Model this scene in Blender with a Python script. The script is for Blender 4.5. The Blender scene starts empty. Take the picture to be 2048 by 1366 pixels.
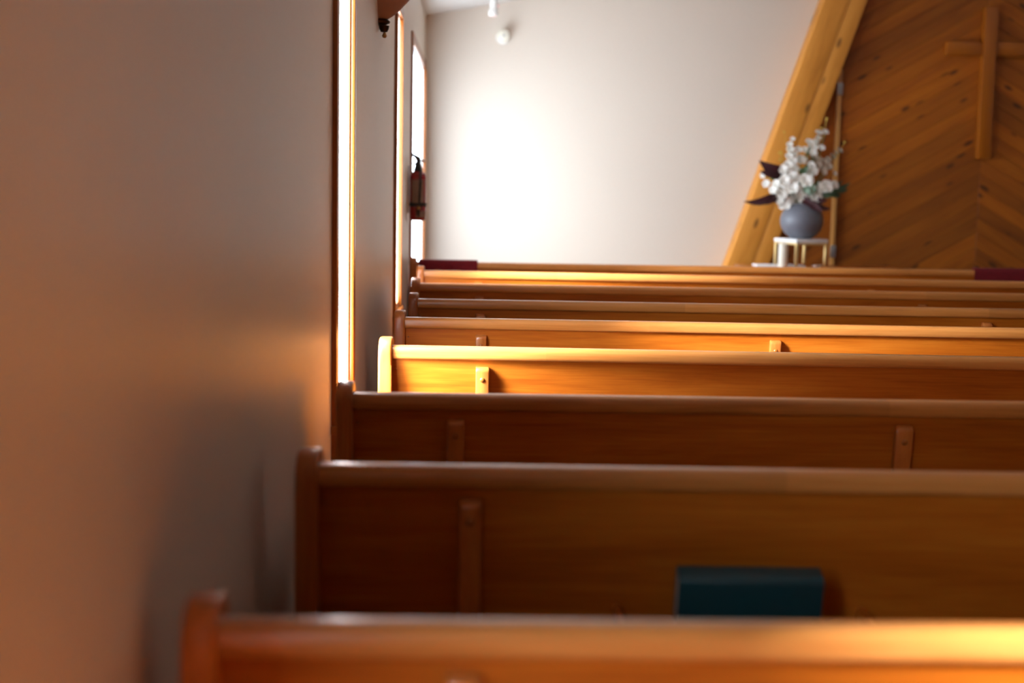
import bpy, bmesh, math, random
from mathutils import Vector, Matrix

random.seed(7)
S = bpy.context.scene
COL = S.collection

# ------------------------------------------------------------------ camera
CAM_Z = 1.406
cam_data = bpy.data.cameras.new('camera')
cam_data.lens = 50.0
cam_data.sensor_width = 36.0
cam_data.clip_start = 0.05
cam = bpy.data.objects.new('camera', cam_data)
COL.objects.link(cam)
yaw, pitch, roll = math.radians(1.7395), math.radians(6.627), 0.018
Fv = Vector((math.sin(yaw)*math.cos(pitch), math.cos(yaw)*math.cos(pitch), -math.sin(pitch)))
R0 = Vector((math.cos(yaw), -math.sin(yaw), 0))
U0 = R0.cross(Fv)
Rv = R0*math.cos(roll) + U0*math.sin(roll)
Uv = U0*math.cos(roll) - R0*math.sin(roll)
m = Matrix((Rv, Uv, -Fv)).transposed().to_4x4()
m.translation = Vector((0, 0, CAM_Z))
cam.matrix_world = m
cam_data.dof.use_dof = True
cam_data.dof.focus_distance = 5.05
cam_data.dof.aperture_fstop = 2.0
S.camera = cam

# ------------------------------------------------------------------ view
S.view_settings.view_transform = 'Standard'
S.view_settings.look = 'None'
S.view_settings.gamma = 1.0
S.view_settings.use_curve_mapping = False
S.view_settings.exposure = 0.0
S.cycles.max_bounces = 14
S.cycles.diffuse_bounces = 10
S.cycles.glossy_bounces = 6
S.cycles.transparent_max_bounces = 8
S.cycles.caustics_reflective = True
S.cycles.sample_clamp_indirect = 12.0

# ------------------------------------------------------------------ world: bright overcast sky
W = bpy.data.worlds.new('sky'); S.world = W; W.use_nodes = True
bg = W.node_tree.nodes['Background']
bg.inputs['Color'].default_value = (0.84, 0.96, 1.10, 1)
bg.inputs['Strength'].default_value = 17.0

# hazy low sun from the left, softened by haze and obscure glass
sun_d = bpy.data.lights.new('sun', 'SUN'); sun_d.energy = 100.0; sun_d.angle = math.radians(26); sun_d.color = (.97, .99, 1.04)
sun = bpy.data.objects.new('sun', sun_d); COL.objects.link(sun)
sun.rotation_euler = Vector((.72, .35, -.52)).to_track_quat('-Z', 'Y').to_euler()

FROST = 54.0            # glow of the obscure window panes in daylight
WX = -0.395            # inner face of the left wall
FY = 11.95             # inner face of the far wall
CXL = 4.253            # centre line of the chevron wall
BY = -3.2              # back wall
RX = 2*CXL - WX        # right wall
CZ0, CSL = 2.705, 0.19 # ceiling height at the side wall, its slope
def ceil_z(x): return CZ0 + CSL*((x - WX) if x < CXL else (RX - x))

# ------------------------------------------------------------------ windows list  (y0,y1,z0,z1,recess,casing protrusion)
WINS = [(.25, 1.045, .70, 2.24, .008, .0150),
        (4.14, 4.655, .70, 2.24, .008, .0150),
        (7.365, 7.855, .70, 2.24, .008, .0150),
        (9.28, 11.47, .45, 2.24, .012, .0150)]
for i, (y0, y1, z0, z1, r, p) in enumerate(WINS):    # daylight sampling through the openings
    ld = bpy.data.lights.new('window_daylight', 'AREA'); ld.shape = 'RECTANGLE'
    ld.size = y1 - y0; ld.size_y = z1 - z0
    ld.cycles.is_portal = True
    lo = bpy.data.objects.new('window_daylight', ld); COL.objects.link(lo)
    lo.matrix_world = Matrix(((0, 0, -1, WX - .17), (1, 0, 0, (y0+y1)/2), (0, -1, 0, (z0+z1)/2), (0, 0, 0, 1)))

# ================================================================== helpers
def finish(bm, ang=38, smooth=True):
    bmesh.ops.recalc_face_normals(bm, faces=bm.faces)
    for f in bm.faces: f.smooth = smooth
    if smooth:
        lim = math.radians(ang)
        for e in bm.edges:
            e.smooth = not (len(e.link_faces) == 2 and e.calc_face_angle(0) > lim)

def obj(name, bm, mat, parent=None, loc=None, rot=None, ang=38, smooth=True):
    finish(bm, ang, smooth)
    me = bpy.data.meshes.new(name); bm.to_mesh(me); bm.free()
    me.materials.append(mat)
    o = bpy.data.objects.new(name, me); COL.objects.link(o)
    if parent: o.parent = parent
    if loc is not None: o.location = loc
    if rot is not None: o.rotation_euler = rot
    return o

def share(src, name, parent=None, loc=(0, 0, 0), rot=(0, 0, 0), scale=None):
    o = bpy.data.objects.new(name, src.data); COL.objects.link(o)
    o.parent = parent; o.location = loc; o.rotation_euler = rot
    if scale is not None: o.scale = scale
    return o

def empty(name, loc=(0, 0, 0), rot=(0, 0, 0)):
    o = bpy.data.objects.new(name, None); COL.objects.link(o)
    o.empty_display_size = .05
    o.location = loc; o.rotation_euler = rot
    return o

def tag(o, label=None, cat=None, group=None, kind=None):
    if label: o['label'] = label
    if cat: o['category'] = cat
    if group: o['group'] = group
    if kind: o['kind'] = kind
    return o

def box(bm, x0, x1, y0, y1, z0, z1, bev=0, seg=2):
    vs = [bm.verts.new((x, y, z)) for x in (x0, x1) for y in (y0, y1) for z in (z0, z1)]
    q = [(0, 1, 3, 2), (4, 6, 7, 5), (0, 4, 5, 1), (2, 3, 7, 6), (0, 2, 6, 4), (1, 5, 7, 3)]
    fs = [bm.faces.new([vs[i] for i in f]) for f in q]
    if bev:
        es = list({e for f in fs for e in f.edges})
        bmesh.ops.bevel(bm, geom=es, offset=bev, segments=seg, profile=.5, affect='EDGES')

def prism(bm, pts, axis, a, b, bev=0, seg=2):
    """polygon pts in the two other axes (in x,y,z order), extruded along axis from a to b"""
    def v(p, t):
        if axis == 'x': return (t, p[0], p[1])
        if axis == 'y': return (p[0], t, p[1])
        return (p[0], p[1], t)
    A = [bm.verts.new(v(p, a)) for p in pts]; B = [bm.verts.new(v(p, b)) for p in pts]
    n = len(pts)
    fa = bm.faces.new(A); fb = bm.faces.new(B[::-1])
    for i in range(n): bm.faces.new((A[i], B[i], B[(i+1) % n], A[(i+1) % n]))
    if bev:
        es = list(set(fa.edges) | set(fb.edges))
        bmesh.ops.bevel(bm, geom=es, offset=bev, segments=seg, profile=.5, affect='EDGES')

def lathe(bm, prof, n=24, a0=0, a1=2*math.pi, c=(0, 0, 0)):
    full = abs(a1 - a0 - 2*math.pi) < 1e-6
    cnt = n if full else n + 1
    rings = []
    for r, z in prof:
        if r < 1e-6: rings.append([bm.verts.new((c[0], c[1], c[2] + z))])
        else: rings.append([bm.verts.new((c[0] + r*math.cos(a0 + (a1-a0)*k/n), c[1] + r*math.sin(a0 + (a1-a0)*k/n), c[2] + z)) for k in range(cnt)])
    for A, B in zip(rings, rings[1:]):
        for k in range(n):
            k2 = (k+1) % cnt
            if len(A) == 1 and len(B) == 1: continue
            if len(A) == 1: bm.faces.new((A[0], B[k], B[k2]))
            elif len(B) == 1: bm.faces.new((A[k], A[k2], B[0]))
            else: bm.faces.new((A[k], A[k2], B[k2], B[k]))

def tube(bm, path, r, n=8):
    path = [Vector(p) for p in path]
    rs = r if isinstance(r, (list, tuple)) else [r]*len(path)
    rings = []; up = Vector((0, 0, 1))
    for i, p in enumerate(path):
        d = (path[min(i+1, len(path)-1)] - path[max(i-1, 0)]).normalized()
        s = d.cross(up)
        if s.length < 1e-3: s = d.cross(Vector((0, 1, 0)))
        s.normalize(); t = s.cross(d)
        rings.append([bm.verts.new(p + (s*math.cos(2*math.pi*k/n) + t*math.sin(2*math.pi*k/n))*rs[i]) for k in range(n)])
    for A, B in zip(rings, rings[1:]):
        for k in range(n): bm.faces.new((A[k], A[(k+1) % n], B[(k+1) % n], B[k]))
    bm.faces.new(rings[0][::-1]); bm.faces.new(rings[-1])

# ================================================================== materials
def new_mat(name):
    mt = bpy.data.materials.new(name); mt.use_nodes = True
    nt = mt.node_tree; b = nt.nodes['Principled BSDF']
    return mt, nt, b
def N(nt, t, **kw):
    n = nt.nodes.new(t)
    for k, v in kw.items(): setattr(n, k, v)
    return n

def plain(name, col, rough=.5, metal=0.0, noise=.06, nscale=40, bump=0.0, coat=0.0, sheen=0.0):
    mt, nt, b = new_mat(name)
    tc = N(nt, 'ShaderNodeTexCoord'); no = N(nt, 'ShaderNodeTexNoise')
    no.inputs['Scale'].default_value = nscale; no.inputs['Detail'].default_value = 4
    nt.links.new(tc.outputs['Object'], no.inputs['Vector'])
    rp = N(nt, 'ShaderNodeValToRGB')
    rp.color_ramp.elements[0].position = .3; rp.color_ramp.elements[1].position = .7
    rp.color_ramp.elements[0].color = tuple(c*(1-noise) for c in col) + (1,)
    rp.color_ramp.elements[1].color = tuple(min(1, c*(1+noise)) for c in col) + (1,)
    nt.links.new(no.outputs['Fac'], rp.inputs['Fac']); nt.links.new(rp.outputs['Color'], b.inputs['Base Color'])
    b.inputs['Roughness'].default_value = rough; b.inputs['Metallic'].default_value = metal
    b.inputs['Coat Weight'].default_value = coat
    b.inputs['Sheen Weight'].default_value = sheen
    if bump:
        bp = N(nt, 'ShaderNodeBump'); bp.inputs['Strength'].default_value = bump; bp.inputs['Distance'].default_value = .002
        nt.links.new(no.outputs['Fac'], bp.inputs['Height']); nt.links.new(bp.outputs['Normal'], b.inputs['Normal'])
    return mt

def wood(name, dark, mid, light, axis='x', rough=.34, coat=.25, knots=0.0, tone=.12, lengths=0.0, grain=1.0):
    """varnished board: stretched grain along axis, fibre lines, optional knots, optional jointed lengths"""
    mt, nt, b = new_mat(name); L = nt.links.new
    tc = N(nt, 'ShaderNodeTexCoord'); oi = N(nt, 'ShaderNodeObjectInfo')
    off = N(nt, 'ShaderNodeVectorMath', operation='SCALE'); off.inputs[0].default_value = (37, 19, 53)
    L(oi.outputs['Random'], off.inputs['Scale'])
    add = N(nt, 'ShaderNodeVectorMath', operation='ADD'); L(tc.outputs['Object'], add.inputs[0]); L(off.outputs[0], add.inputs[1])
    def stretched(a, c):
        s = {'x': (a, c, c), 'y': (c, a, c), 'z': (c, c, a)}[axis]
        mp = N(nt, 'ShaderNodeVectorMath', operation='MULTIPLY'); mp.inputs[1].default_value = s
        L(add.outputs[0], mp.inputs[0]); return mp
    g = stretched(1.1*grain, 13*grain); n1 = N(nt, 'ShaderNodeTexNoise')
    n1.inputs['Scale'].default_value = 1.0; n1.inputs['Detail'].default_value = 6; n1.inputs['Roughness'].default_value = .62; n1.inputs['Distortion'].default_value = .55
    L(g.outputs[0], n1.inputs['Vector'])
    g2 = stretched(6, 190); n2 = N(nt, 'ShaderNodeTexNoise')
    n2.inputs['Scale'].default_value = 1.0; n2.inputs['Detail'].default_value = 3
    L(g2.outputs[0], n2.inputs['Vector'])
    mx = N(nt, 'ShaderNodeMath', operation='MULTIPLY_ADD'); mx.inputs[1].default_value = .28
    L(n2.outputs['Fac'], mx.inputs[0])
    sc = N(nt, 'ShaderNodeMath', operation='MULTIPLY'); sc.inputs[1].default_value = .72
    L(n1.outputs['Fac'], sc.inputs[0]); L(sc.outputs[0], mx.inputs[2])
    rp = N(nt, 'ShaderNodeValToRGB'); e = rp.color_ramp.elements
    e[0].position = .30; e[0].color = dark + (1,); e[1].position = .68; e[1].color = light + (1,)
    x = e.new(.48); x.color = mid + (1,)
    L(mx.outputs[0], rp.inputs['Fac'])
    col = rp.outputs['Color']
    # tone of the individual board
    tv = N(nt, 'ShaderNodeMapRange'); tv.inputs['To Min'].default_value = 1 - tone; tv.inputs['To Max'].default_value = 1 + tone
    if lengths:
        sx = N(nt, 'ShaderNodeSeparateXYZ'); L(add.outputs[0], sx.inputs[0])
        dv = N(nt, 'ShaderNodeMath', operation='DIVIDE'); dv.inputs[1].default_value = lengths; L(sx.outputs[0], dv.inputs[0])
        fl = N(nt, 'ShaderNodeMath', operation='FLOOR'); L(dv.outputs[0], fl.inputs[0])
        wn = N(nt, 'ShaderNodeTexWhiteNoise', noise_dimensions='1D'); L(fl.outputs[0], wn.inputs['W']); L(wn.outputs['Value'], tv.inputs['Value'])
    else:
        L(oi.outputs['Random'], tv.inputs['Value'])
    ml = N(nt, 'ShaderNodeMix', data_type='RGBA', blend_type='MULTIPLY'); ml.inputs['Factor'].default_value = 1
    L(col, ml.inputs['A']); L(tv.outputs['Result'], ml.inputs['B']); col = ml.outputs['Result']
    if knots:
        vs = stretched(3.6, 9.0); vo = N(nt, 'ShaderNodeTexVoronoi'); vo.inputs['Scale'].default_value = 1.0
        L(vs.outputs[0], vo.inputs['Vector'])
        kr = N(nt, 'ShaderNodeMapRange', interpolation_type='SMOOTHSTEP')
        kr.inputs['From Min'].default_value = .09; kr.inputs['From Max'].default_value = .22
        kr.inputs['To Min'].default_value = knots; kr.inputs['To Max'].default_value = 0
        L(vo.outputs['Distance'], kr.inputs['Value'])
        # only some of the cells hold a knot
        gt = N(nt, 'ShaderNodeSeparateColor'); L(vo.outputs['Color'], gt.inputs[0])
        ge = N(nt, 'ShaderNodeMath', operation='GREATER_THAN'); ge.inputs[1].default_value = .12; L(gt.outputs[0], ge.inputs[0])
        kf = N(nt, 'ShaderNodeMath', operation='MULTIPLY'); L(kr.outputs['Result'], kf.inputs[0]); L(ge.outputs[0], kf.inputs[1])
        mk = N(nt, 'ShaderNodeMix', data_type='RGBA'); L(kf.outputs[0], mk.inputs['Factor']); L(col, mk.inputs['A'])
        mk.inputs['B'].default_value = (dark[0]*.32, dark[1]*.3, dark[2]*.3, 1); col = mk.outputs['Result']
    L(col, b.inputs['Base Color'])
    b.inputs['Roughness'].default_value = rough; b.inputs['Coat Weight'].default_value = coat; b.inputs['Coat Roughness'].default_value = .18
    bp = N(nt, 'ShaderNodeBump'); bp.inputs['Strength'].default_value = .12; bp.inputs['Distance'].default_value = .001
    L(n2.outputs['Fac'], bp.inputs['Height']); L(bp.outputs['Normal'], b.inputs['Normal'])
    return mt

OD, OM, OL = (.23, .042, .002), (.39, .098, .006), (.51, .160, .015)
M = {}
M['pew_x'] = wood('pew_wood', OD, OM, OL, 'x')
M['pew_rail'] = wood('pew_rail_wood', (.33, .105, .018), (.49, .18, .038), (.60, .25, .065), 'x', rough=.28, lengths=1.35, tone=.10)
M['pew_z'] = wood('pew_end_wood', (.27, .058, .006), (.44, .128, .022), (.55, .195, .04), 'z', rough=.30)
M['plug'] = wood('plug_wood', (.2, .06, .008), (.32, .10, .015), (.42, .15, .02), 'y', grain=4)
M['pine'] = wood('pine_plank', (.235, .055, .0005), (.35, .091, .0012), (.43, .124, .0025), 'x', rough=.55, coat=0, knots=.9, tone=.26)
M['beam'] = wood('pine_beam', (.44, .155, .014), (.62, .245, .030), (.72, .31, .050), 'x', rough=.5, coat=0, knots=.8, tone=.08)
M['cross'] = wood('cross_wood', (.25, .060, .0005), (.35, .092, .0012), (.43, .122, .0025), 'z', rough=.4, tone=.05)
M['cross_h'] = wood('cross_arm_wood', (.25, .060, .0005), (.35, .092, .0012), (.43, .122, .0025), 'x', rough=.4, tone=.05)
M['post'] = wood('trim_wood', (.42, .19, .05), (.56, .27, .07), (.66, .34, .10), 'z', rough=.35, tone=.03)
M['casing'] = wood('window_casing_wood', (.22, .055, .005), (.33, .095, .009), (.40, .13, .014), 'z', rough=.3, tone=.05)
M['casing_y'] = wood('window_head_wood', (.22, .055, .005), (.33, .095, .009), (.40, .13, .014), 'y', rough=.3, tone=.05)
M['bounce_cut'] = wood('bounce_cut_wall_wood', (.10, .035, .008), (.16, .06, .014), (.21, .085, .02), 'z', rough=.5, coat=0)  # dark wood finish added to the unseen back wall to cut bounced light
M['table'] = wood('table_wood', OD, OM, OL, 'x')
M['wall'] = plain('beige_wall_paint', (.70, .615, .52), rough=.42, noise=.015, nscale=60, bump=.10)
M['ceiling'] = plain('ceiling_paint', (.72, .70, .67), rough=.8, noise=.02, nscale=30)
M['jamb'] = plain('white_jamb_paint', (.74, .74, .72), rough=.5, noise=.02)
M['floor'] = plain('tan_carpet', (.17, .085, .038), rough=.95, noise=.25, nscale=160, bump=.4)
M['ground'] = plain('gravel_ground', (.055, .06, .045), rough=.95, noise=.25, nscale=3)
M['maroon'] = plain('maroon_velvet', (.15, .0015, .006), rough=.95, noise=.18, nscale=90)
M['teal'] = plain('teal_bookcloth', (.006, .048, .060), rough=.34, noise=.12, nscale=200, bump=.1)
M['pages'] = plain('book_pages', (.42, .38, .32), rough=.8, noise=.1, nscale=300)
M['vase'] = plain('grey_ceramic', (.135, .142, .170), rough=.42, noise=.06, nscale=12)
M['white'] = plain('white_enamel', (.80, .79, .76), rough=.35, noise=.02)
M['marble'] = plain('white_marble', (.80, .80, .79), rough=.25, noise=.06, nscale=9)
M['gold'] = plain('brushed_gold', (.80, .58, .25), rough=.32, metal=.75, noise=.05)
M['wax'] = plain('ivory_wax', (.80, .76, .64), rough=.5, noise=.03)
M['linen'] = plain('white_linen', (.78, .78, .78), rough=.9, noise=.04, nscale=200)
M['petal'] = plain('white_petal', (.92, .91, .86), rough=.6, noise=.05, nscale=60)
M['cream'] = plain('cream_petal', (.58, .50, .40), rough=.7, noise=.10, nscale=80)
M['leaf'] = plain('green_leaf', (.055, .10, .045), rough=.5, noise=.2, nscale=40)
M['sage'] = plain('pale_green_leaf', (.20, .31, .22), rough=.55, noise=.15, nscale=40)
M['darkleaf'] = plain('burgundy_leaf', (.045, .008, .012), rough=.45, noise=.25, nscale=40)
M['stem'] = plain('green_stem', (.10, .13, .05), rough=.6)
M['berry'] = plain('golden_berry', (.60, .40, .05), rough=.4)
M['red'] = plain('red_enamel', (.26, .006, .010), rough=.25, noise=.04, coat=.4)
M['black'] = plain('black_rubber', (.012, .011, .011), rough=.5)
M['steel'] = plain('dull_steel', (.5, .5, .5), rough=.35, metal=.9)
M['paper'] = plain('label_paper', (.50, .36, .26), rough=.6, noise=.12, nscale=70)
M['bronze'] = plain('dark_bronze', (.045, .025, .015), rough=.35, metal=.8)
M['brass'] = plain('old_brass', (.42, .24, .08), rough=.35, metal=.9)
M['shade'] = plain('terracotta_plaster', (.42, .24, .165), rough=.65, noise=.04)
M['lens'] = plain('pink_lens', (.85, .55, .50), rough=.2)
def obscure_glass(name, lo, hi, glow, tint=(.95, .96, .96), hue=(.90, .98, 1.06)):                     # part clear, part glowing with the daylight it scatters
    mt, nt, b = new_mat(name)
    tr = N(nt, 'ShaderNodeBsdfTransparent'); tr.inputs[0].default_value = tint + (1,)
    em = N(nt, 'ShaderNodeEmission'); em.inputs['Color'].default_value = hue + (1,); em.inputs['Strength'].default_value = glow
    tc = N(nt, 'ShaderNodeTexCoord'); no = N(nt, 'ShaderNodeTexNoise'); no.inputs['Scale'].default_value = 70
    mr = N(nt, 'ShaderNodeMapRange'); mr.inputs['To Min'].default_value = lo; mr.inputs['To Max'].default_value = hi
    nt.links.new(tc.outputs['Object'], no.inputs['Vector']); nt.links.new(no.outputs['Fac'], mr.inputs['Value'])
    mxs = N(nt, 'ShaderNodeMixShader'); nt.links.new(mr.outputs['Result'], mxs.inputs[0]); nt.links.new(tr.outputs[0], mxs.inputs[1]); nt.links.new(em.outputs[0], mxs.inputs[2])
    nt.links.new(mxs.outputs[0], nt.nodes['Material Output'].inputs['Surface'])
    return mt
M['glass'] = obscure_glass('frosted_glass', .14, .24, FROST)
M['glass_clear'] = obscure_glass('lightly_frosted_glass', .03, .07, 8.0)
M['glass_dense'] = obscure_glass('dense_frosted_glass', .80, .90, 10.0, (.85, .85, .85), (.85, .965, 1.09))

# ================================================================== room shell
TH = .16
bm = bmesh.new(); box(bm, WX - TH, RX + .16, BY - .16, FY + .16, -.12, 0)
tag(obj('floor', bm, M['floor'], smooth=False), kind='structure')

bm = bmesh.new()                                           # left wall with its window openings
top = CZ0 + .02
prev = BY - .16
for (y0, y1, z0, z1, r, p) in WINS:
    box(bm, WX - TH, WX, prev, y0, 0, top)
    box(bm, WX - TH, WX, y0, y1, 0, z0)
    box(bm, WX - TH, WX, y0, y1, z1, top)
    prev = y1
box(bm, WX - TH, WX, prev, FY + .16, 0, top)
tag(obj('wall_left', bm, M['wall'], smooth=False), kind='structure')

gable = [(WX, 0), (RX, 0), (RX, CZ0), (CXL, ceil_z(CXL)), (WX, CZ0)]
bm = bmesh.new(); prism(bm, gable, 'y', FY, FY + .16)
tag(obj('wall_front', bm, M['wall'], smooth=False), kind='structure')
bm = bmesh.new(); prism(bm, gable, 'y', BY - .16, BY)
tag(obj('wall_back', bm, M['bounce_cut'], smooth=False), kind='structure')
bm = bmesh.new(); box(bm, RX, RX + .16, BY - .16, FY + .16, 0, top)
tag(obj('wall_right', bm, M['wall'], smooth=False), kind='structure')
bm = bmesh.new()
prism(bm, [(WX - .2, ceil_z(WX - .2)), (CXL, ceil_z(CXL)), (RX + .2, ceil_z(RX + .2)), (RX + .2, ceil_z(RX) + .16), (CXL, ceil_z(CXL) + .16), (WX - .2, CZ0 + .16)], 'y', BY - .2, FY + .2)
tag(obj('ceiling', bm, M['ceiling'], smooth=False), kind='structure')
bm = bmesh.new(); box(bm, WX, WX + .012, BY, FY, 0, .10, .004)
tag(obj('baseboard_left', bm, M['casing_y']), kind='structure')
bm = bmesh.new(); box(bm, -60, WX - TH, -50, 60, -.5, -.3)
tag(obj('ground', bm, M['ground'], smooth=False), kind='structure')

CW = .072
for i, (y0, y1, z0, z1, r, p) in enumerate(WINS):
    w = tag(empty('window_%d' % (i+1), (WX, (y0+y1)/2, z0)), kind='structure')
    c = (y0+y1)/2
    def wp(nm, mat, *bx, bev=.002):
        bm = bmesh.new(); box(bm, *bx, bev); return obj(nm, bm, mat, w)
    a, bq = y0 - c, y1 - c; h = z1 - z0
    ps = p if i < 3 else .022
    wp('casing', M['casing'], 0, p, a - CW, a, -.02, h + CW)
    wp('casing', M['casing'], 0, ps, bq, bq + CW, -.02, h + CW)
    wp('head_casing', M['casing_y'], 0, p, a, bq, h, h + CW)
    wp('sill', M['casing_y'], 0, p + .012, a - CW - .01, bq + CW + .01, -.045, -.02)
    wp('apron', M['casing_y'], 0, p, a - CW, bq + CW, -.125, -.045)
    jm = M['casing'] if i < 3 else M['jamb']
    wp('jamb', jm, -TH, 0, a, a + .012, 0, h, bev=0)
    wp('jamb', jm, -TH, 0, bq - .012, bq, 0, h, bev=0)
    wp('head_jamb', jm, -TH, 0, a + .012, bq - .012, h - .012, h, bev=0)
    wp('sill_board', jm, -TH, 0, a + .012, bq - .012, 0, .012, bev=0)
    wp('pane', M[('glass_clear', 'glass', 'glass', 'glass_dense')[i]], -r - .006, -r, a + .012, bq - .012, .012, h - .012, bev=0)

# ================================================================== chevron wall, beam, trim, cross
def clip(poly, nx, nz, d):
    """keep nx*x+nz*z<=d"""
    out = []
    for i in range(len(poly)):
        A, B = poly[i], poly[(i+1) % len(poly)]
        fa, fb = nx*A[0] + nz*A[1] - d, nx*B[0] + nz*B[1] - d
        if fa <= 0: out.append(A)
        if (fa < 0) != (fb < 0) and abs(fa - fb) > 1e-9:
            t = fa/(fa - fb); out.append((A[0] + t*(B[0]-A[0]), A[1] + t*(B[1]-A[1])))
    return out
BS = (2.844 - 2.127)/(2.871 - .709)                        # beam run per rise
def beam_x(z, k): return (2.127 if k == 0 else 2.477) + BS*(z - .709)

PF = FY - .075                                             # plank front
chev = tag(empty('wall_altar', (CXL, FY, 0)), 'knotty pine chevron boarding behind the cross', kind='structure')
bm = bmesh.new()
bk = [(beam_x(0, 0) + .12, 0.0), (2*CXL - beam_x(0, 0) - .12, 0.0), (2*CXL - beam_x(3.2, 0) - .12, ceil_z(beam_x(3.2, 0)) - .01), (CXL, ceil_z(CXL) - .01), (beam_x(3.2, 0) + .12, ceil_z(beam_x(3.2, 0)) - .01)]
bk = [(x - CXL, z) for x, z in bk]
prism(bm, bk, 'y', -.052, 0)
o = obj('backing_board', bm, M['plug'], chev, smooth=False)
AN = math.radians(29.5); PWD = .108; vp = PWD/math.cos(AN); tn = math.tan(AN)
for side in (-1, 1):
    k0 = -1.6
    while k0 < 3.75:
        # strip in left-half coordinates (x<=0 measured from the centre line): z = k0 + x*tn (rising to the centre)
        g = .0008
        poly = [(-2.4, k0 + g - 2.4*tn + 0), (0, k0 + g), (0, k0 + vp - g), (-2.4, k0 + vp - g - 2.4*tn)]
        poly = clip(poly, 0, -1, 0)
        poly = clip(poly, -1, BS, -(beam_x(0, 0) + .14 - CXL))            # behind the beam
        poly = clip(poly, -CSL, 1, ceil_z(CXL) - .012) if len(poly) > 2 else poly
        poly = clip(poly, 1, 0, -.0006) if len(poly) > 2 else poly
        k0 += vp
        if len(poly) < 3: continue
        cx = sum(p[0] for p in poly)/len(poly); cz = sum(p[1] for p in poly)/len(poly)
        th = -AN if side < 0 else AN
        pts = []
        for (x, z) in poly:
            dx, dz = (x - cx)*(1 if side < 0 else -1), z - cz
            # rotate into plank frame (x along the board)
            ca, sa = math.cos(-AN if side < 0 else AN), math.sin(-AN if side < 0 else AN)
            pts.append((dx*ca - dz*sa, dx*sa + dz*ca))
        bm = bmesh.new()
        prism(bm, pts, 'y', -.021 - random.uniform(0, .003), 0, .0018, 1)
        obj('plank', bm, M['pine'], chev, (cx*(1 if side < 0 else -1), -.053, cz), (0, th, 0), smooth=False)

BF = FY - .235                                             # beam front
def slanted(name, lab, mirror):
    t = tag(empty(name, (beam_x(0, 0) + .17 if not mirror else 2*CXL - beam_x(0, 0) - .17, BF, 0)), lab, 'beam')
    ang = math.atan2(1, BS)
    def board(x0, x1, yf):
        poly = [(x0, 0), (x1, 0), (x1 + BS*3.6, 3.6), (x0 + BS*3.6, 3.6)]
        poly = [(x + beam_x(0, 0), z) for x, z in poly]
        poly = clip(poly, -CSL, 1, CZ0 - CSL*WX - .006)
        mx_ = sum(p[0] for p in poly)/4; mz = sum(p[1] for p in poly)/4
        if mirror: poly = [(2*CXL - x, z) for x, z in poly]; mx_ = 2*CXL - mx_
        a = -ang if not mirror else -(math.pi - ang)
        ca, sa = math.cos(a), math.sin(a)
        pts = [((x-mx_)*ca - (z-mz)*sa, (x-mx_)*sa + (z-mz)*ca) for x, z in poly]
        bm = bmesh.new(); prism(bm, pts, 'y', yf, FY - BF - .003, .006, 2)
        return obj('board', bm, M['beam'], t, (mx_ - t.location.x, 0, mz), (0, a, 0))
    board(0, .205, 0); board(.207, .35, .006)
    return t
slanted('slanted_beam', 'slanted light pine beam beside the flower vase', False)
slanted('slanted_beam', 'slanted pine beam mirrored on the far side of the cross', True)

po = tag(empty('corner_trim', (3.03, PF - .02, 0)), 'thin upright pale wood trim strip behind the flowers', 'trim')
bm = bmesh.new(); box(bm, -.019, .019, -.03, .017, 0.003, 2.33, .008, 2); obj('strip', bm, M['post'], po)
for z in (2.17, .83):
    bm = bmesh.new(); box(bm, -.023, .023, -.036, -.028, z - .05, z + .05, .003); obj('clip', bm, M['steel'], po)

cr = tag(empty('wall_cross', (CXL, PF, 1.62)), 'plain wooden cross on the chevron boarding', 'cross')
bm = bmesh.new(); box(bm, -.054, .054, -.085, -.005, 0, 1.235, .004); obj('upright', bm, M['cross'], cr)
bm = bmesh.new(); box(bm, -.355, -.0545, -.065, -.005, .845, .955, .004); obj('arm', bm, M['cross_h'], cr)
bm = bmesh.new(); box(bm, .0545, .355, -.065, -.005, .845, .955, .004); obj('arm', bm, M['cross_h'], cr)

# ================================================================== pews
PL_R = 3.72                                                # x of the pews' aisle ends
RAKE = .135
def panel_y(z): return -.034 + (.835 - z)*RAKE             # rear face of the raked back

def end_profile():
    p = [(-.085, 0.0), (-.066, .35), (-.060, .80)]
    c = (-.014, .838); r = .048
    for k in range(0, 7):
        a = math.pi*(1 - k/12.0)
        p.append((c[0] + r*1.0*math.cos(a), c[1] + r*math.sin(a)))
    for k in range(1, 6):
        a = math.pi/2*(1 - k/5.0)
        p.append((.006 + .05*math.cos(a), .836 + .05*math.sin(a)))
    p += [(.066, .79), (.085, .72), (.118, .672), (.17, .65), (.36, .636)]
    for k in range(1, 6):
        a = math.pi/2*(1 - k/5.0)
        p.append((.40 + .045*math.cos(a), .59 + .045*math.sin(a)))
    p += [(.44, .50), (.415, .25), (.42, 0.0)]
    return p
ENDP = end_profile()
ET = .042
bm = bmesh.new(); prism(bm, ENDP, 'x', 0, ET, .007, 3)
END_SRC = None

def rail_profile():
    # bull-nosed cap, y from -.046 (rear, towards the viewer) to 0
    p = [(-.030, .819), (0, .819), (0, .853)]
    for k in range(1, 4):
        a = math.pi/2*k/3; p.append((-.007 + .007*math.cos(a), .853 + .007*math.sin(a)))
    for k in range(0, 7):
        a = math.pi/2 + math.pi/2*k/6; p.append((-.026 + .020*math.cos(a), .840 + .020*math.sin(a)))
    p += [(-.046, .829)]
    for k in range(1, 4):
        a = math.pi + math.pi/2*k/3; p.append((-.039 + .007*math.cos(a), .826 + .007*math.sin(a)))
    return p
RAILP = rail_profile()

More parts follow.
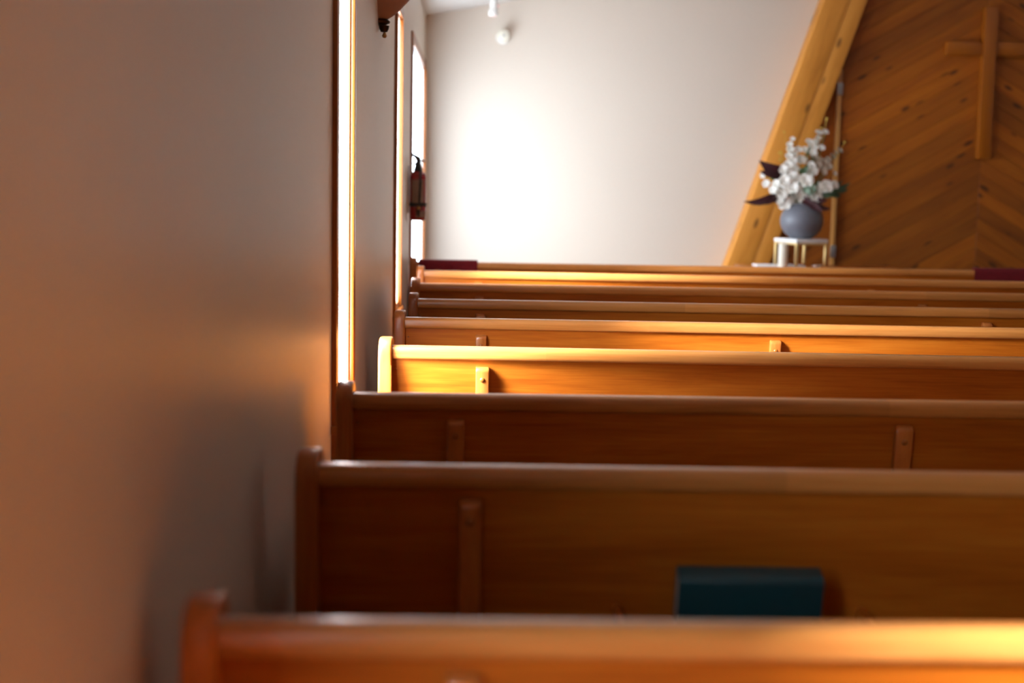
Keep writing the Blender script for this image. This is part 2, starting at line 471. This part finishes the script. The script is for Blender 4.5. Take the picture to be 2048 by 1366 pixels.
def make_bracket(bm):
    w, t = .0215, .024
    z1, z0 = .797, .12
    prof = [(panel_y(z0), z0)]
    prof += [(panel_y(z0) - t, z0)]
    for k in range(0, 6):
        a = math.pi - math.pi/2*k/5
        prof.append((panel_y(z1) - t + .016 + .016*math.cos(a), z1 - .016 + .016*math.sin(a)))
    prof += [(panel_y(z1), z1)]
    prism(bm, prof, 'x', -w, w, .005, 2)
bracket_src = end_src = plug_src = None

def pew(idx, Y0, rot, xl, brackets, label, rack=None):
    global bracket_src, end_src, plug_src
    L = (PL_R - xl)
    s = math.tan(math.radians(rot))
    root = tag(empty('church_pew', (xl, Y0 + s*xl, 0), (0, 0, math.radians(rot))), label, 'pew', 'rows of wooden church pews')
    if end_src is None:
        bm = bmesh.new(); prism(bm, ENDP, 'x', 0, ET, .007, 3); end_src = obj('pew_end', bm, M['pew_z'], root)
    else: share(end_src, 'pew_end', root)
    share(end_src, 'pew_end', root, (L - ET, 0, 0))
    bm = bmesh.new(); prism(bm, RAILP, 'x', ET, L - ET); obj('top_rail', bm, M['pew_rail'], root)
    bm = bmesh.new()
    zb = .40
    prism(bm, [(panel_y(.825), .825), (panel_y(zb), zb), (panel_y(zb) + .02, zb), (panel_y(.825) + .02, .825)], 'x', ET, L - ET)
    obj('back_panel', bm, M['pew_x'], root, smooth=False)
    bm = bmesh.new()
    sy = panel_y(.44) + .021
    prism(bm, [(sy, .41), (.40, .425), (.43, .432), (.437, .445), (.43, .457), (.40, .462), (sy, .44)], 'x', ET, L - ET)
    obj('seat', bm, M['pew_x'], root)
    bm = bmesh.new(); box(bm, ET, L - ET, .30, .32, .0, .417, 0); obj('seat_riser', bm, M['pew_x'], root)
    for bx in brackets:
        lx = (bx - xl)/math.cos(math.radians(rot))
        if bracket_src is None:
            bm = bmesh.new(); make_bracket(bm); bracket_src = b_ = obj('bracket', bm, M['pew_z'], root, (lx, 0, 0))
        else: b_ = share(bracket_src, 'bracket', root, (lx, 0, 0))
        py = panel_y(.757) - .024
        if plug_src is None:
            bm = bmesh.new(); lathe(bm, [(.0085, -.004), (.0085, .002), (.007, .0045), (.004, .006), (0, .0065)], 14)
            plug_src = pg = obj('plug', bm, M['plug'], b_, (0, py, .757), (math.pi/2, 0, 0))
        else: share(plug_src, 'plug', b_, (0, py, .757), (math.pi/2, 0, 0))
    share(plug_src, 'screw_cap', root, (ET + .012, panel_y(.785), .785), (math.pi/2, 0, 0), (.45, .45, .6))
    if rack:
        x0, x1 = rack[0] - xl, rack[1] - xl
        rk = obj('book_rack', rack_mesh(x0, x1), M['pew_x'], root)
    return root
def rack_mesh(x0, x1):
    bm = bmesh.new()
    yb = panel_y(.52) - .001
    box(bm, x0, x1, yb - .125, yb, .500, .514, .003)
    box(bm, x0, x1, yb - .137, yb - .125, .500, .575, .003)
    box(bm, x0 - .014, x0, yb - .137, yb, .500, .585, .003)
    box(bm, x1, x1 + .014, yb - .137, yb, .500, .585, .003)
    return bm

PEWS = [(.79, 0.0, -.335, [0.0, 1.13, 2.26], 'wooden pew just below the bottom edge of the view'),  # unseen pew, added for the warm light its seat bounces forward
        (1.722, 0.10, -.342, [0.0, 1.13, 2.26], 'orange-lit wooden pew nearest the viewer, along the bottom edge'),
        (2.674, -.67, -.321, [.008, 1.14, 2.27], 'dark shaded wooden pew with a teal book against its back'),
        (3.562, -.29, -.330, [-.03, 1.103, 2.24], 'dark shaded wooden pew whose end stands before the tall bright window'),
        (4.557, -2.17, -.287, [.046, 2.30], 'brightest wooden pew, its end and top rail lit white'),
        (5.475, -1.61, -.288, [.047, 1.179, 2.31], 'golden wooden pew directly beyond the brightest pew'),
        (6.305, -1.02, -.270, [.05, 2.30], 'shaded brown pew directly beyond the golden pew'),
        (7.234, -1.55, -.295, [.05, 2.30], 'darkest far pew, directly behind the one with the glowing rail'),
        (8.194, -2.3, -.306, [.05, 2.30], 'far pew with a glowing white rail behind the row with maroon cloths'),
        (9.045, .6, -.380, [.05, 2.30], 'frontmost wooden pew with maroon cloths draped over its back')]
for i, (Y0, rt, xl, br, lb) in enumerate(PEWS):
    pew(i, Y0, rt, xl, br, lb, rack=(.30, .76) if i == 2 else None)

# ------------------------------------------------------------------ teal book in the rack of the second pew
bk = tag(empty('hymn_book', (.528, 2.622, .5275), (math.radians(14), 0, math.radians(-.9))), 'thick teal cloth-bound book standing behind the nearest pew', 'book')
bw, bt, bh = .134, .052, .169
bm = bmesh.new()                                           # cover: two boards joined by the rounded spine at the top
prof = [(-bt, 0), (-bt, bh - .014)]
for k in range(1, 6):
    a = math.pi - math.pi/2*k/5; prof.append((-bt + .014 + .014*math.cos(a), bh - .014 + .014*math.sin(a)))
prof += [(-.006, bh), (0, bh - .006), (0, 0), (-.004, 0), (-.004, bh - .008), (-bt + .015, bh - .006), (-bt + .004, bh - .016), (-bt + .004, 0)]
prism(bm, prof, 'x', -bw, bw, .0012, 1); obj('cover', bm, M['teal'], bk)
bm = bmesh.new(); box(bm, -bw + .0015, bw - .0015, -bt + .0045, -.0045, .004, bh - .018, .001); obj('page_block', bm, M['pages'], bk)

# ------------------------------------------------------------------ maroon cloths over the frontmost pew
def drape(x0, x1, rear, front, label, scallop):
    s = math.tan(math.radians(.6)); ym = 9.045 + s*(x0+x1)/2
    o_ = empty('pew_cloth', ((x0+x1)/2, ym, .861), (0, 0, math.radians(.6)))
    n = 48; hw = (x1 - x0)/2
    outer = []
    for k in range(n + 1):
        x = -hw + 2*hw*k/n
        dr = rear - scallop*(.5 + .5*math.cos(2*math.pi*3*(x + hw)/(2*hw))) * (1 if k < n*.86 else 0) - .002*math.sin(x*57)
        wv = .0025*math.sin(x*31 + 1) + .0015*math.sin(x*77)
        prof = [(-.0555 - .004 + wv, -dr), (-.0535 + wv*.6, -dr*.55), (-.0520, -.030), (-.050, -.014), (-.040, .007), (-.024, .012), (-.006, .012), (.0045, .006), (.006, -.03), (.010 - wv, -front)]
        outer.append([(x, y, z) for y, z in prof])
    bm = bmesh.new()
    V = [[bm.verts.new(p) for p in row] for row in outer]
    for A, B in zip(V, V[1:]):
        for j in range(len(A) - 1): bm.faces.new((A[j], A[j+1], B[j+1], B[j]))
    bmesh.ops.recalc_face_normals(bm, faces=bm.faces)
    bmesh.ops.solidify(bm, geom=bm.faces[:], thickness=.0035)
    c = obj('pew_cloth', bm, M['maroon'], None, o_.location, o_.rotation_euler, ang=60)
    bpy.data.objects.remove(o_)
    return tag(c, label, 'cloth', 'maroon cloths over the frontmost pew')
drape(-.325, .046, .062, .12, 'bright maroon cloth over the frontmost pew below the fire extinguisher', .016)
drape(3.236, 3.62, .11, .12, 'dark maroon cloth over the frontmost pew below the cross', 0)

# ================================================================== wall things on the left
# sconce: half bowl against the wall
sc = tag(empty('wall_sconce', (WX, 6.05, 2.02)), 'half-bowl plaster wall sconce with a dark bronze finial', 'sconce')
bm = bmesh.new()
lathe(bm, [(.030, .022), (.046, .031), (.062, .042), (.080, .056), (.112, .090), (.146, .128), (.172, .168), (.190, .215), (.196, .255), (.188, .255), (.182, .215), (.160, .17), (.10, .10), (.04, .05), (.0, .045)], 20, -math.pi/2, math.pi/2)
obj('bowl', bm, M['shade'], sc)
bm = bmesh.new(); lathe(bm, [(0, -.002), (.026, .000), (.045, .008), (.048, .016), (.040, .024), (0, .026)], 16, -math.pi/2, math.pi/2); obj('collar', bm, M['bronze'], sc)
bm = bmesh.new(); lathe(bm, [(.0, -.03), (.014, -.026), (.020, -.014), (.022, -.001), (0, .0)], 14, 0, 2*math.pi, (.022, 0, 0)); obj('finial', bm, M['bronze'], sc)
bm = bmesh.new(); lathe(bm, [(0, -.052), (.007, -.050), (.0105, -.042), (.007, -.034), (.005, -.028), (0, -.027)], 12, 0, 2*math.pi, (.024, 0, 0)); obj('finial_ball', bm, M['brass'], sc)

# fire extinguisher
EX, EY, EZ = WX + .062, 8.95, 1.12
fe = tag(empty('fire_extinguisher', (EX, EY, EZ)), 'red fire extinguisher hung on the left wall beside the last window', 'fire extinguisher')
bm = bmesh.new()
lathe(bm, [(0, .004), (.040, .0), (.050, .006), (.052, .02), (.052, .275), (.046, .292), (.032, .304), (.020, .309), (0, .31)], 24); obj('cylinder', bm, M['red'], fe)
bm = bmesh.new(); lathe(bm, [(.026, .302), (.030, .312), (.024, .328), (.019, .352), (.015, .366), (0, .368)], 14); obj('valve', bm, M['black'], fe)
bm = bmesh.new()
lathe(bm, [(.0526, .105), (.0526, .255)], 14, -math.pi*.74, -math.pi*.26); bmesh.ops.solidify(bm, geom=bm.faces[:], thickness=.0006)
obj('label_sheet', bm, M['paper'], fe)
bm = bmesh.new()
lathe(bm, [(.0526, .022), (.0526, .060)], 10, -math.pi*.55, -math.pi*.10); bmesh.ops.solidify(bm, geom=bm.faces[:], thickness=.0006)
obj('inspection_tag', bm, M['paper'], fe)
bm = bmesh.new(); lathe(bm, [(.0535, .088), (.0545, .090), (.0545, .110), (.0535, .112)], 24); obj('strap', bm, M['black'], fe)
bm = bmesh.new()
prism(bm, [(-.050, .418), (-.036, .418), (.012, .396), (.018, .362), (-.010, .362), (-.018, .386)], 'y', -.013, .013, .003, 1); obj('lever', bm, M['black'], fe)
bm = bmesh.new()
prism(bm, [(-.040, .352), (-.010, .362), (.010, .362), (.012, .345), (-.008, .342)], 'y', -.010, .010, .003, 1); obj('carry_handle', bm, M['black'], fe)
bm = bmesh.new(); lathe(bm, [(0, 0), (.011, .001), (.0125, .008), (.011, .012), (0, .013)], 12)
bmesh.ops.rotate(bm, verts=bm.verts, matrix=Matrix.Rotation(math.pi/2, 3, 'X')); obj('gauge', bm, M['white'], fe, (.030, -.012, .372))
bm = bmesh.new()
tube(bm, [(.006, -.015, .345), (.014, -.036, .335), (.017, -.060, .30), (.018, -.066, .24), (.014, -.066, .16), (.010, -.066, .10), (.008, -.064, .075)], .0075, 8); obj('hose', bm, M['black'], fe)
bm = bmesh.new(); lathe(bm, [(.008, .0), (.011, .006), (.011, .016), (.008, .02)], 10); obj('nozzle_ring', bm, M['brass'], fe, (.008, -.064, .070))
bm = bmesh.new(); lathe(bm, [(0, 0), (.006, .0), (.012, .040), (.008, .046), (0, .046)], 10); obj('nozzle', bm, M['black'], fe, (.006, -.064, .026))
bm = bmesh.new(); box(bm, -.0625, -.053, -.025, .025, .05, .34, .002); obj('wall_hook', bm, M['steel'], fe)

# ================================================================== far wall and ceiling fixtures
fx = tag(empty('wall_lamp_holder', (.245, FY, 2.545), (math.pi/2, 0, 0)), 'small round white fixture high on the far wall', 'fixture')
bm = bmesh.new(); lathe(bm, [(0, .001), (.058, .001), (.060, .008), (.056, .018), (.034, .022), (0, .022)], 24); obj('base', bm, M['white'], fx)
bm = bmesh.new(); lathe(bm, [(.024, .022), (.024, .075), (.052, .085), (.056, .100), (.048, .118), (.026, .128), (0, .130)], 24); obj('dome', bm, M['wax'], fx)
bm = bmesh.new(); lathe(bm, [(.009, .128), (.009, .134), (0, .135)], 10); obj('sensor', bm, M['steel'], fx)

hz = ceil_z(.15)
hs = tag(empty('ceiling_spotlight', (.15, 11.0, hz)), 'small white spotlight hanging from the sloped ceiling', 'spotlight')
bm = bmesh.new(); lathe(bm, [(0, -.004), (.05, -.004), (.05, -.022), (.042, -.028), (0, -.028)], 20); obj('mount', bm, M['white'], hs, (0, 0, -.008))
bm = bmesh.new(); lathe(bm, [(0, -.03), (.027, -.03), (.029, -.17), (.029, 2.665 - hz), (0, 2.664 - hz)], 18); obj('stem', bm, M['white'], hs)
bm = bmesh.new(); lathe(bm, [(0, .052), (.032, .050), (.037, .040), (.037, .004), (.034, 0), (0, 0)], 20); obj('head', bm, M['white'], hs, (-.002, 0, 2.611 - hz))
bm = bmesh.new(); lathe(bm, [(0, 0), (.027, .0), (.027, .003), (0, .003)], 18); obj('lens', bm, M['lens'], hs, (-.002, 0, 2.6085 - hz))
bm = bmesh.new(); lathe(bm, [(0, 0), (.013, 0), (.013, .014), (0, .014)], 12); bmesh.ops.rotate(bm, verts=bm.verts, matrix=Matrix.Rotation(math.pi/2, 3, 'Y')); obj('knob', bm, M['lens'], hs, (.027, 0, 2.684 - hz))

# ================================================================== altar table with vase
TZ = .745
tb = tag(empty('altar_table', (2.72, 11.02, 0)), 'low wooden table carrying the vase stand, behind the frontmost pew', 'table')
bm = bmesh.new(); box(bm, -.62, .62, -.30, .24, TZ - .03, TZ, .006); obj('table_top', bm, M['table'], tb)
bm = bmesh.new(); box(bm, -.54, .54, -.24, .18, TZ - .11, TZ - .031, .003); obj('apron', bm, M['table'], tb)
lg = None
for x in (-.55, .55):
    for y in (-.24, .18):
        if lg is None:
            bm = bmesh.new(); box(bm, -.028, .028, -.028, .028, 0, TZ - .0305, .004); lg = obj('leg', bm, M['pew_z'], tb, (x, y, 0))
        else: share(lg, 'leg', tb, (x, y, 0))
bm = bmesh.new(); box(bm, -.19, .19, -.10, .10, 0, .014, .004)
tag(obj('folded_cloth', bm, M['linen'], None, (2.40, 11.0, TZ)), 'flat folded white cloth under the gold stand', 'cloth')

# vase stand (turned a quarter way to the viewer)
SZ = TZ + .0145
st = tag(empty('vase_stand', (2.572, 11.03, SZ), (0, 0, math.radians(23))), 'gold wire-frame stand with a white top holding the vase', 'stand')
hsz = .148; STH = .205
bm = bmesh.new(); box(bm, -hsz, hsz, -hsz, hsz, STH - .030, STH, .004); obj('stand_top', bm, M['marble'], st)
lg = None
for sx in (-1, 1):
    for sy in (-1, 1):
        if lg is None:
            bm = bmesh.new(); box(bm, -.010, .010, -.010, .010, 0, STH - .030, .002); lg = obj('leg', bm, M['gold'], st, (sx*(hsz - .012), sy*(hsz - .012), 0))
        else: share(lg, 'leg', st, (sx*(hsz - .012), sy*(hsz - .012), 0))
for sy in (-1, 1):
    bm = bmesh.new(); box(bm, -hsz + .022, hsz - .022, sy*(hsz - .012) - .006, sy*(hsz - .012) + .006, STH - .044, STH - .031, .002); obj('frame_bar', bm, M['gold'], st)
for sx in (-1, 1):
    bm = bmesh.new(); box(bm, sx*(hsz - .012) - .006, sx*(hsz - .012) + .006, -hsz + .022, hsz - .022, STH - .044, STH - .031, .002); obj('frame_bar', bm, M['gold'], st)

cd = tag(empty('pillar_candle', (2.40, 10.86, TZ)), 'ivory pillar candle at the left leg of the gold stand', 'candle')
bm = bmesh.new(); lathe(bm, [(0, 0), (.034, 0), (.036, .004), (.036, .182), (.032, .187), (.018, .183), (0, .181)], 20); obj('wax', bm, M['wax'], cd)
bm = bmesh.new(); tube(bm, [(0, 0, .180), (.001, 0, .190), (.003, 0, .197)], .0018, 6); obj('wick', bm, M['black'], cd)

# ------------------------------------------------------------------ vase with flowers
VZ = SZ + STH
VX, VY = 2.572, 11.03
va = tag(empty('flower_vase', (VX, VY, VZ)), 'round grey vase full of white flowers and burgundy leaves', 'vase')
bm = bmesh.new()
R = .166
pr = [(0, .003), (.070, 0), (.082, .004)]
for k in range(1, 15):
    a = -math.radians(58) + math.radians(58 + 56)*k/14
    pr.append((R*math.cos(a), .138 + .150*math.sin(a)))
pr += [(.089, .270), (.084, .270), (.082, .262), (.110, .235), (.120, .20), (0, .19)]
lathe(bm, pr, 32); obj('vase_body', bm, M['vase'], va)

def petal_pts(bm, ln, wd, tilt, cup, az, z0=0):
    nu, nv = 5, 4
    rows = []
    for i in range(nu + 1):
        u = i/nu; w = wd*math.sin(math.pi*min(1, (.12 + .80*u)))**.8
        row = []
        for j in range(nv + 1):
            v = j/nv*2 - 1
            x = ln*u*math.cos(tilt*(1 - .45*u)); z = z0 + ln*u*math.sin(tilt*(1 - .45*u)) + cup*(v*v)*w
            y = w*v
            ca, sa = math.cos(az), math.sin(az)
            row.append(bm.verts.new((x*ca - y*sa, x*sa + y*ca, z)))
        rows.append(row)
    for A, B in zip(rows, rows[1:]):
        for j in range(nv): bm.faces.new((A[j], A[j+1], B[j+1], B[j]))
def flower_mesh(seed, mat):
    rr = random.Random(seed); bm = bmesh.new()
    for k in range(6): petal_pts(bm, 1.0, .52, .55 + rr.uniform(-.15, .15), .35, k*math.pi/3 + rr.uniform(-.1, .1))
    for k in range(5): petal_pts(bm, .74, .42, 1.0 + rr.uniform(-.12, .12), .4, k*2*math.pi/5 + .4 + rr.uniform(-.1, .1), .04)
    lathe(bm, [(0, -.05), (.16, .0), (.2, .18), (.12, .34), (0, .38)], 8)
    return bm
fl_src = []
for q in range(3): fl_src.append(obj('bloom', flower_mesh(q, None), M['petal'], va, ang=80))
cr_src = obj('bloom', flower_mesh(9, None), M['cream'], va, ang=80)
for o_ in fl_src + [cr_src]: COL.objects.unlink(o_)
PXM = 11.03/2844.4                                         # metres per photo pixel at the vase
def vpos(cx, cy, dy=0):
    """offset in the vase's vertical plane, from measurements on the arrangement"""
    px, py = 1440 + cx/4.017 - 1603, 220 + cy/4.017 - 471
    X = px*PXM; Z = -py*PXM
    # undo the slight tilt of the view
    return Vector((X + Z*-.040 + .0, dy, Z + X*.018 + .002))
BL = [(795, 165, 32), (850, 158, 26), (805, 205, 24), (725, 238, 36), (752, 272, 42), (700, 302, 34), (815, 285, 28), (745, 322, 34), (775, 235, 28),
      (585, 215, 22), (563, 258, 28), (570, 300, 36), (560, 348, 34), (588, 388, 38), (640, 298, 32), (662, 380, 46), (610, 335, 26),
      (495, 455, 40), (545, 428, 44), (592, 458, 48), (548, 505, 52), (500, 540, 46), (562, 600, 50), (470, 590, 34), (600, 530, 40),
      (665, 545, 58), (702, 518, 40), (735, 462, 50), (720, 420, 34),
      (350, 505, 26), (368, 570, 32), (430, 568, 34), (405, 618, 34),
      (488, 635, 56), (515, 718, 60), (470, 690, 40), (615, 630, 56), (632, 722, 62), (652, 675, 46), (575, 670, 40),
      (822, 590, 52), (830, 640, 48), (785, 600, 46), (770, 690, 50), (742, 668, 40), (800, 715, 38), (915, 580, 36), (898, 622, 28), (925, 488, 20)]
CR = [(800, 378, 34), (850, 398, 34), (872, 430, 34), (832, 452, 36), (788, 420, 34), (880, 375, 26), (920, 350, 28), (965, 303, 28), (770, 360, 26), (940, 322, 20), (820, 480, 24)]
stem_root = Vector((0, 0, .235))
def add_bloom(c, src, i):
    cx, cy, r = c
    p = vpos(cx, cy)
    out = (p - Vector((0, 0, .30))); d = out.length
    rnd = random.Random(i*13 + 5)
    low = max(0, 1 - abs(p.z - .40)/.25)
    p.y = -rnd.uniform(.03, .16)*low - rnd.uniform(-.05, .04)
    nd = Vector((out.x*1.3, -.55 + rnd.uniform(-.3, .1), max(.02, out.z)*1.1 + .12)).normalized()
    q = nd.to_track_quat('Z', 'Y')
    s = r/4.017*PXM*1.12
    o_ = bpy.data.objects.new('bloom', src.data); COL.objects.link(o_)
    o_.parent = va; o_.location = p - nd*s*.35; o_.rotation_euler = q.to_euler(); o_.scale = (s, s, s*1.15)
    # its stem, down into the mouth of the vase
    a = o_.location.copy(); b0 = Vector((p.x*.18, p.y*.18, .225))
    mid = (a + b0)/2 + Vector((0, 0, .03))
    if p.z > .25:
        bm = bmesh.new(); tube(bm, [b0, mid, a], .0022, 5); obj('stem', bm, M['stem'], va)
for i, c in enumerate(BL): add_bloom(c, fl_src[i % 3], i)
for i, c in enumerate(CR): add_bloom(c, cr_src, i + 100)

def leaf(p0, p1, wd, mat, bend=.12, yoff=(0, 0), curl=.25):
    a, b_ = vpos(*p0), vpos(*p1); a.y, b_.y = yoff
    ax = (b_ - a); ln = ax.length; ax.normalize()
    side = ax.cross(Vector((0, -1, .25))).normalized(); nrm = side.cross(ax)
    bm = bmesh.new(); rows = []
    n = 9
    for i in range(n + 1):
        u = i/n; w = wd*(math.sin(math.pi*u**.75)**.85 if 0 < u < 1 else 0) + .0008
        c = a + ax*ln*u + nrm*bend*ln*math.sin(math.pi*u) + Vector((0, 0, .04*ln*math.sin(2*math.pi*u)))
        rows.append([bm.verts.new(c + side*w*v + nrm*curl*w*abs(v)) for v in (-1, -.5, 0, .5, 1)])
    for A, B in zip(rows, rows[1:]):
        for j in range(4): bm.faces.new((A[j], A[j+1], B[j+1], B[j]))
    bmesh.ops.recalc_face_normals(bm, faces=bm.faces)
    bmesh.ops.solidify(bm, geom=bm.faces[:], thickness=.0012)
    return obj('leaf', bm, M[mat], va, ang=70)
leaf((520, 560), (305, 385), .056, 'darkleaf', yoff=(-.02, -.05))
leaf((480, 520), (318, 470), .036, 'darkleaf', yoff=(-.02, -.03))
leaf((560, 690), (180, 712), .036, 'darkleaf', yoff=(-.03, -.05), bend=.03)
leaf((470, 660), (330, 735), .030, 'darkleaf', yoff=(-.02, -.10))
leaf((660, 740), (870, 770), .030, 'darkleaf', yoff=(-.05, -.10))
leaf((700, 720), (850, 700), .030, 'darkleaf', yoff=(-.03, -.08))
leaf((690, 730), (790, 790), .028, 'darkleaf', yoff=(-.05, -.16))
leaf((640, 700), (745, 745), .030, 'darkleaf', yoff=(-.02, -.12))
leaf((690, 660), (720, 560), .034, 'sage', yoff=(-.10, -.15))
leaf((650, 640), (690, 590), .030, 'sage', yoff=(-.12, -.15))
leaf((720, 660), (760, 550), .026, 'leaf', yoff=(-.06, -.12))
leaf((640, 500), (690, 420), .028, 'leaf', yoff=(-.03, -.10))
leaf((610, 560), (600, 600), .024, 'leaf', yoff=(-.05, -.12))
leaf((820, 680), (1060, 560), .022, 'leaf', yoff=(-.02, .02))
leaf((840, 650), (1045, 615), .024, 'leaf', yoff=(-.01, .03))
leaf((830, 660), (985, 665), .024, 'leaf', yoff=(-.02, .02))
leaf((800, 670), (1000, 545), .020, 'leaf', yoff=(0, .03))
leaf((800, 680), (905, 655), .022, 'leaf', yoff=(-.04, -.06))
leaf((500, 500), (395, 535), .018, 'leaf', yoff=(-.02, -.04))
leaf((700, 360), (720, 270), .012, 'leaf', yoff=(-.01, -.02))
for (cx, cy) in [(520, 160), (492, 318), (500, 330), (478, 325), (485, 380), (865, 52), (858, 62), (1005, 240), (410, 530), (405, 512), (820, 130)]:
    p = vpos(cx, cy); bm = bmesh.new()
    b0 = Vector((p.x*.2, 0, .24)); tube(bm, [b0, (p + b0)/2 + Vector((p.x*.1, 0, .02)), p], .0013, 5)
    sg = obj('sprig', bm, M['berry'], va)
    bm = bmesh.new(); bmesh.ops.create_icosphere(bm, subdivisions=1, radius=.009); obj('berry', bm, M['berry'], sg, p)

lb = tag(empty('fallen_bloom', (2.665, 10.84, TZ)), 'single white bloom lying on the table under the gold stand', 'flower')
for k, (dx, dy) in enumerate(((0, 0), (.032, .012))):
    o_ = share(fl_src[k], 'bloom', lb, (dx - .016, dy, .008), (math.radians(-25), 0, k), (.026, .026, .030))
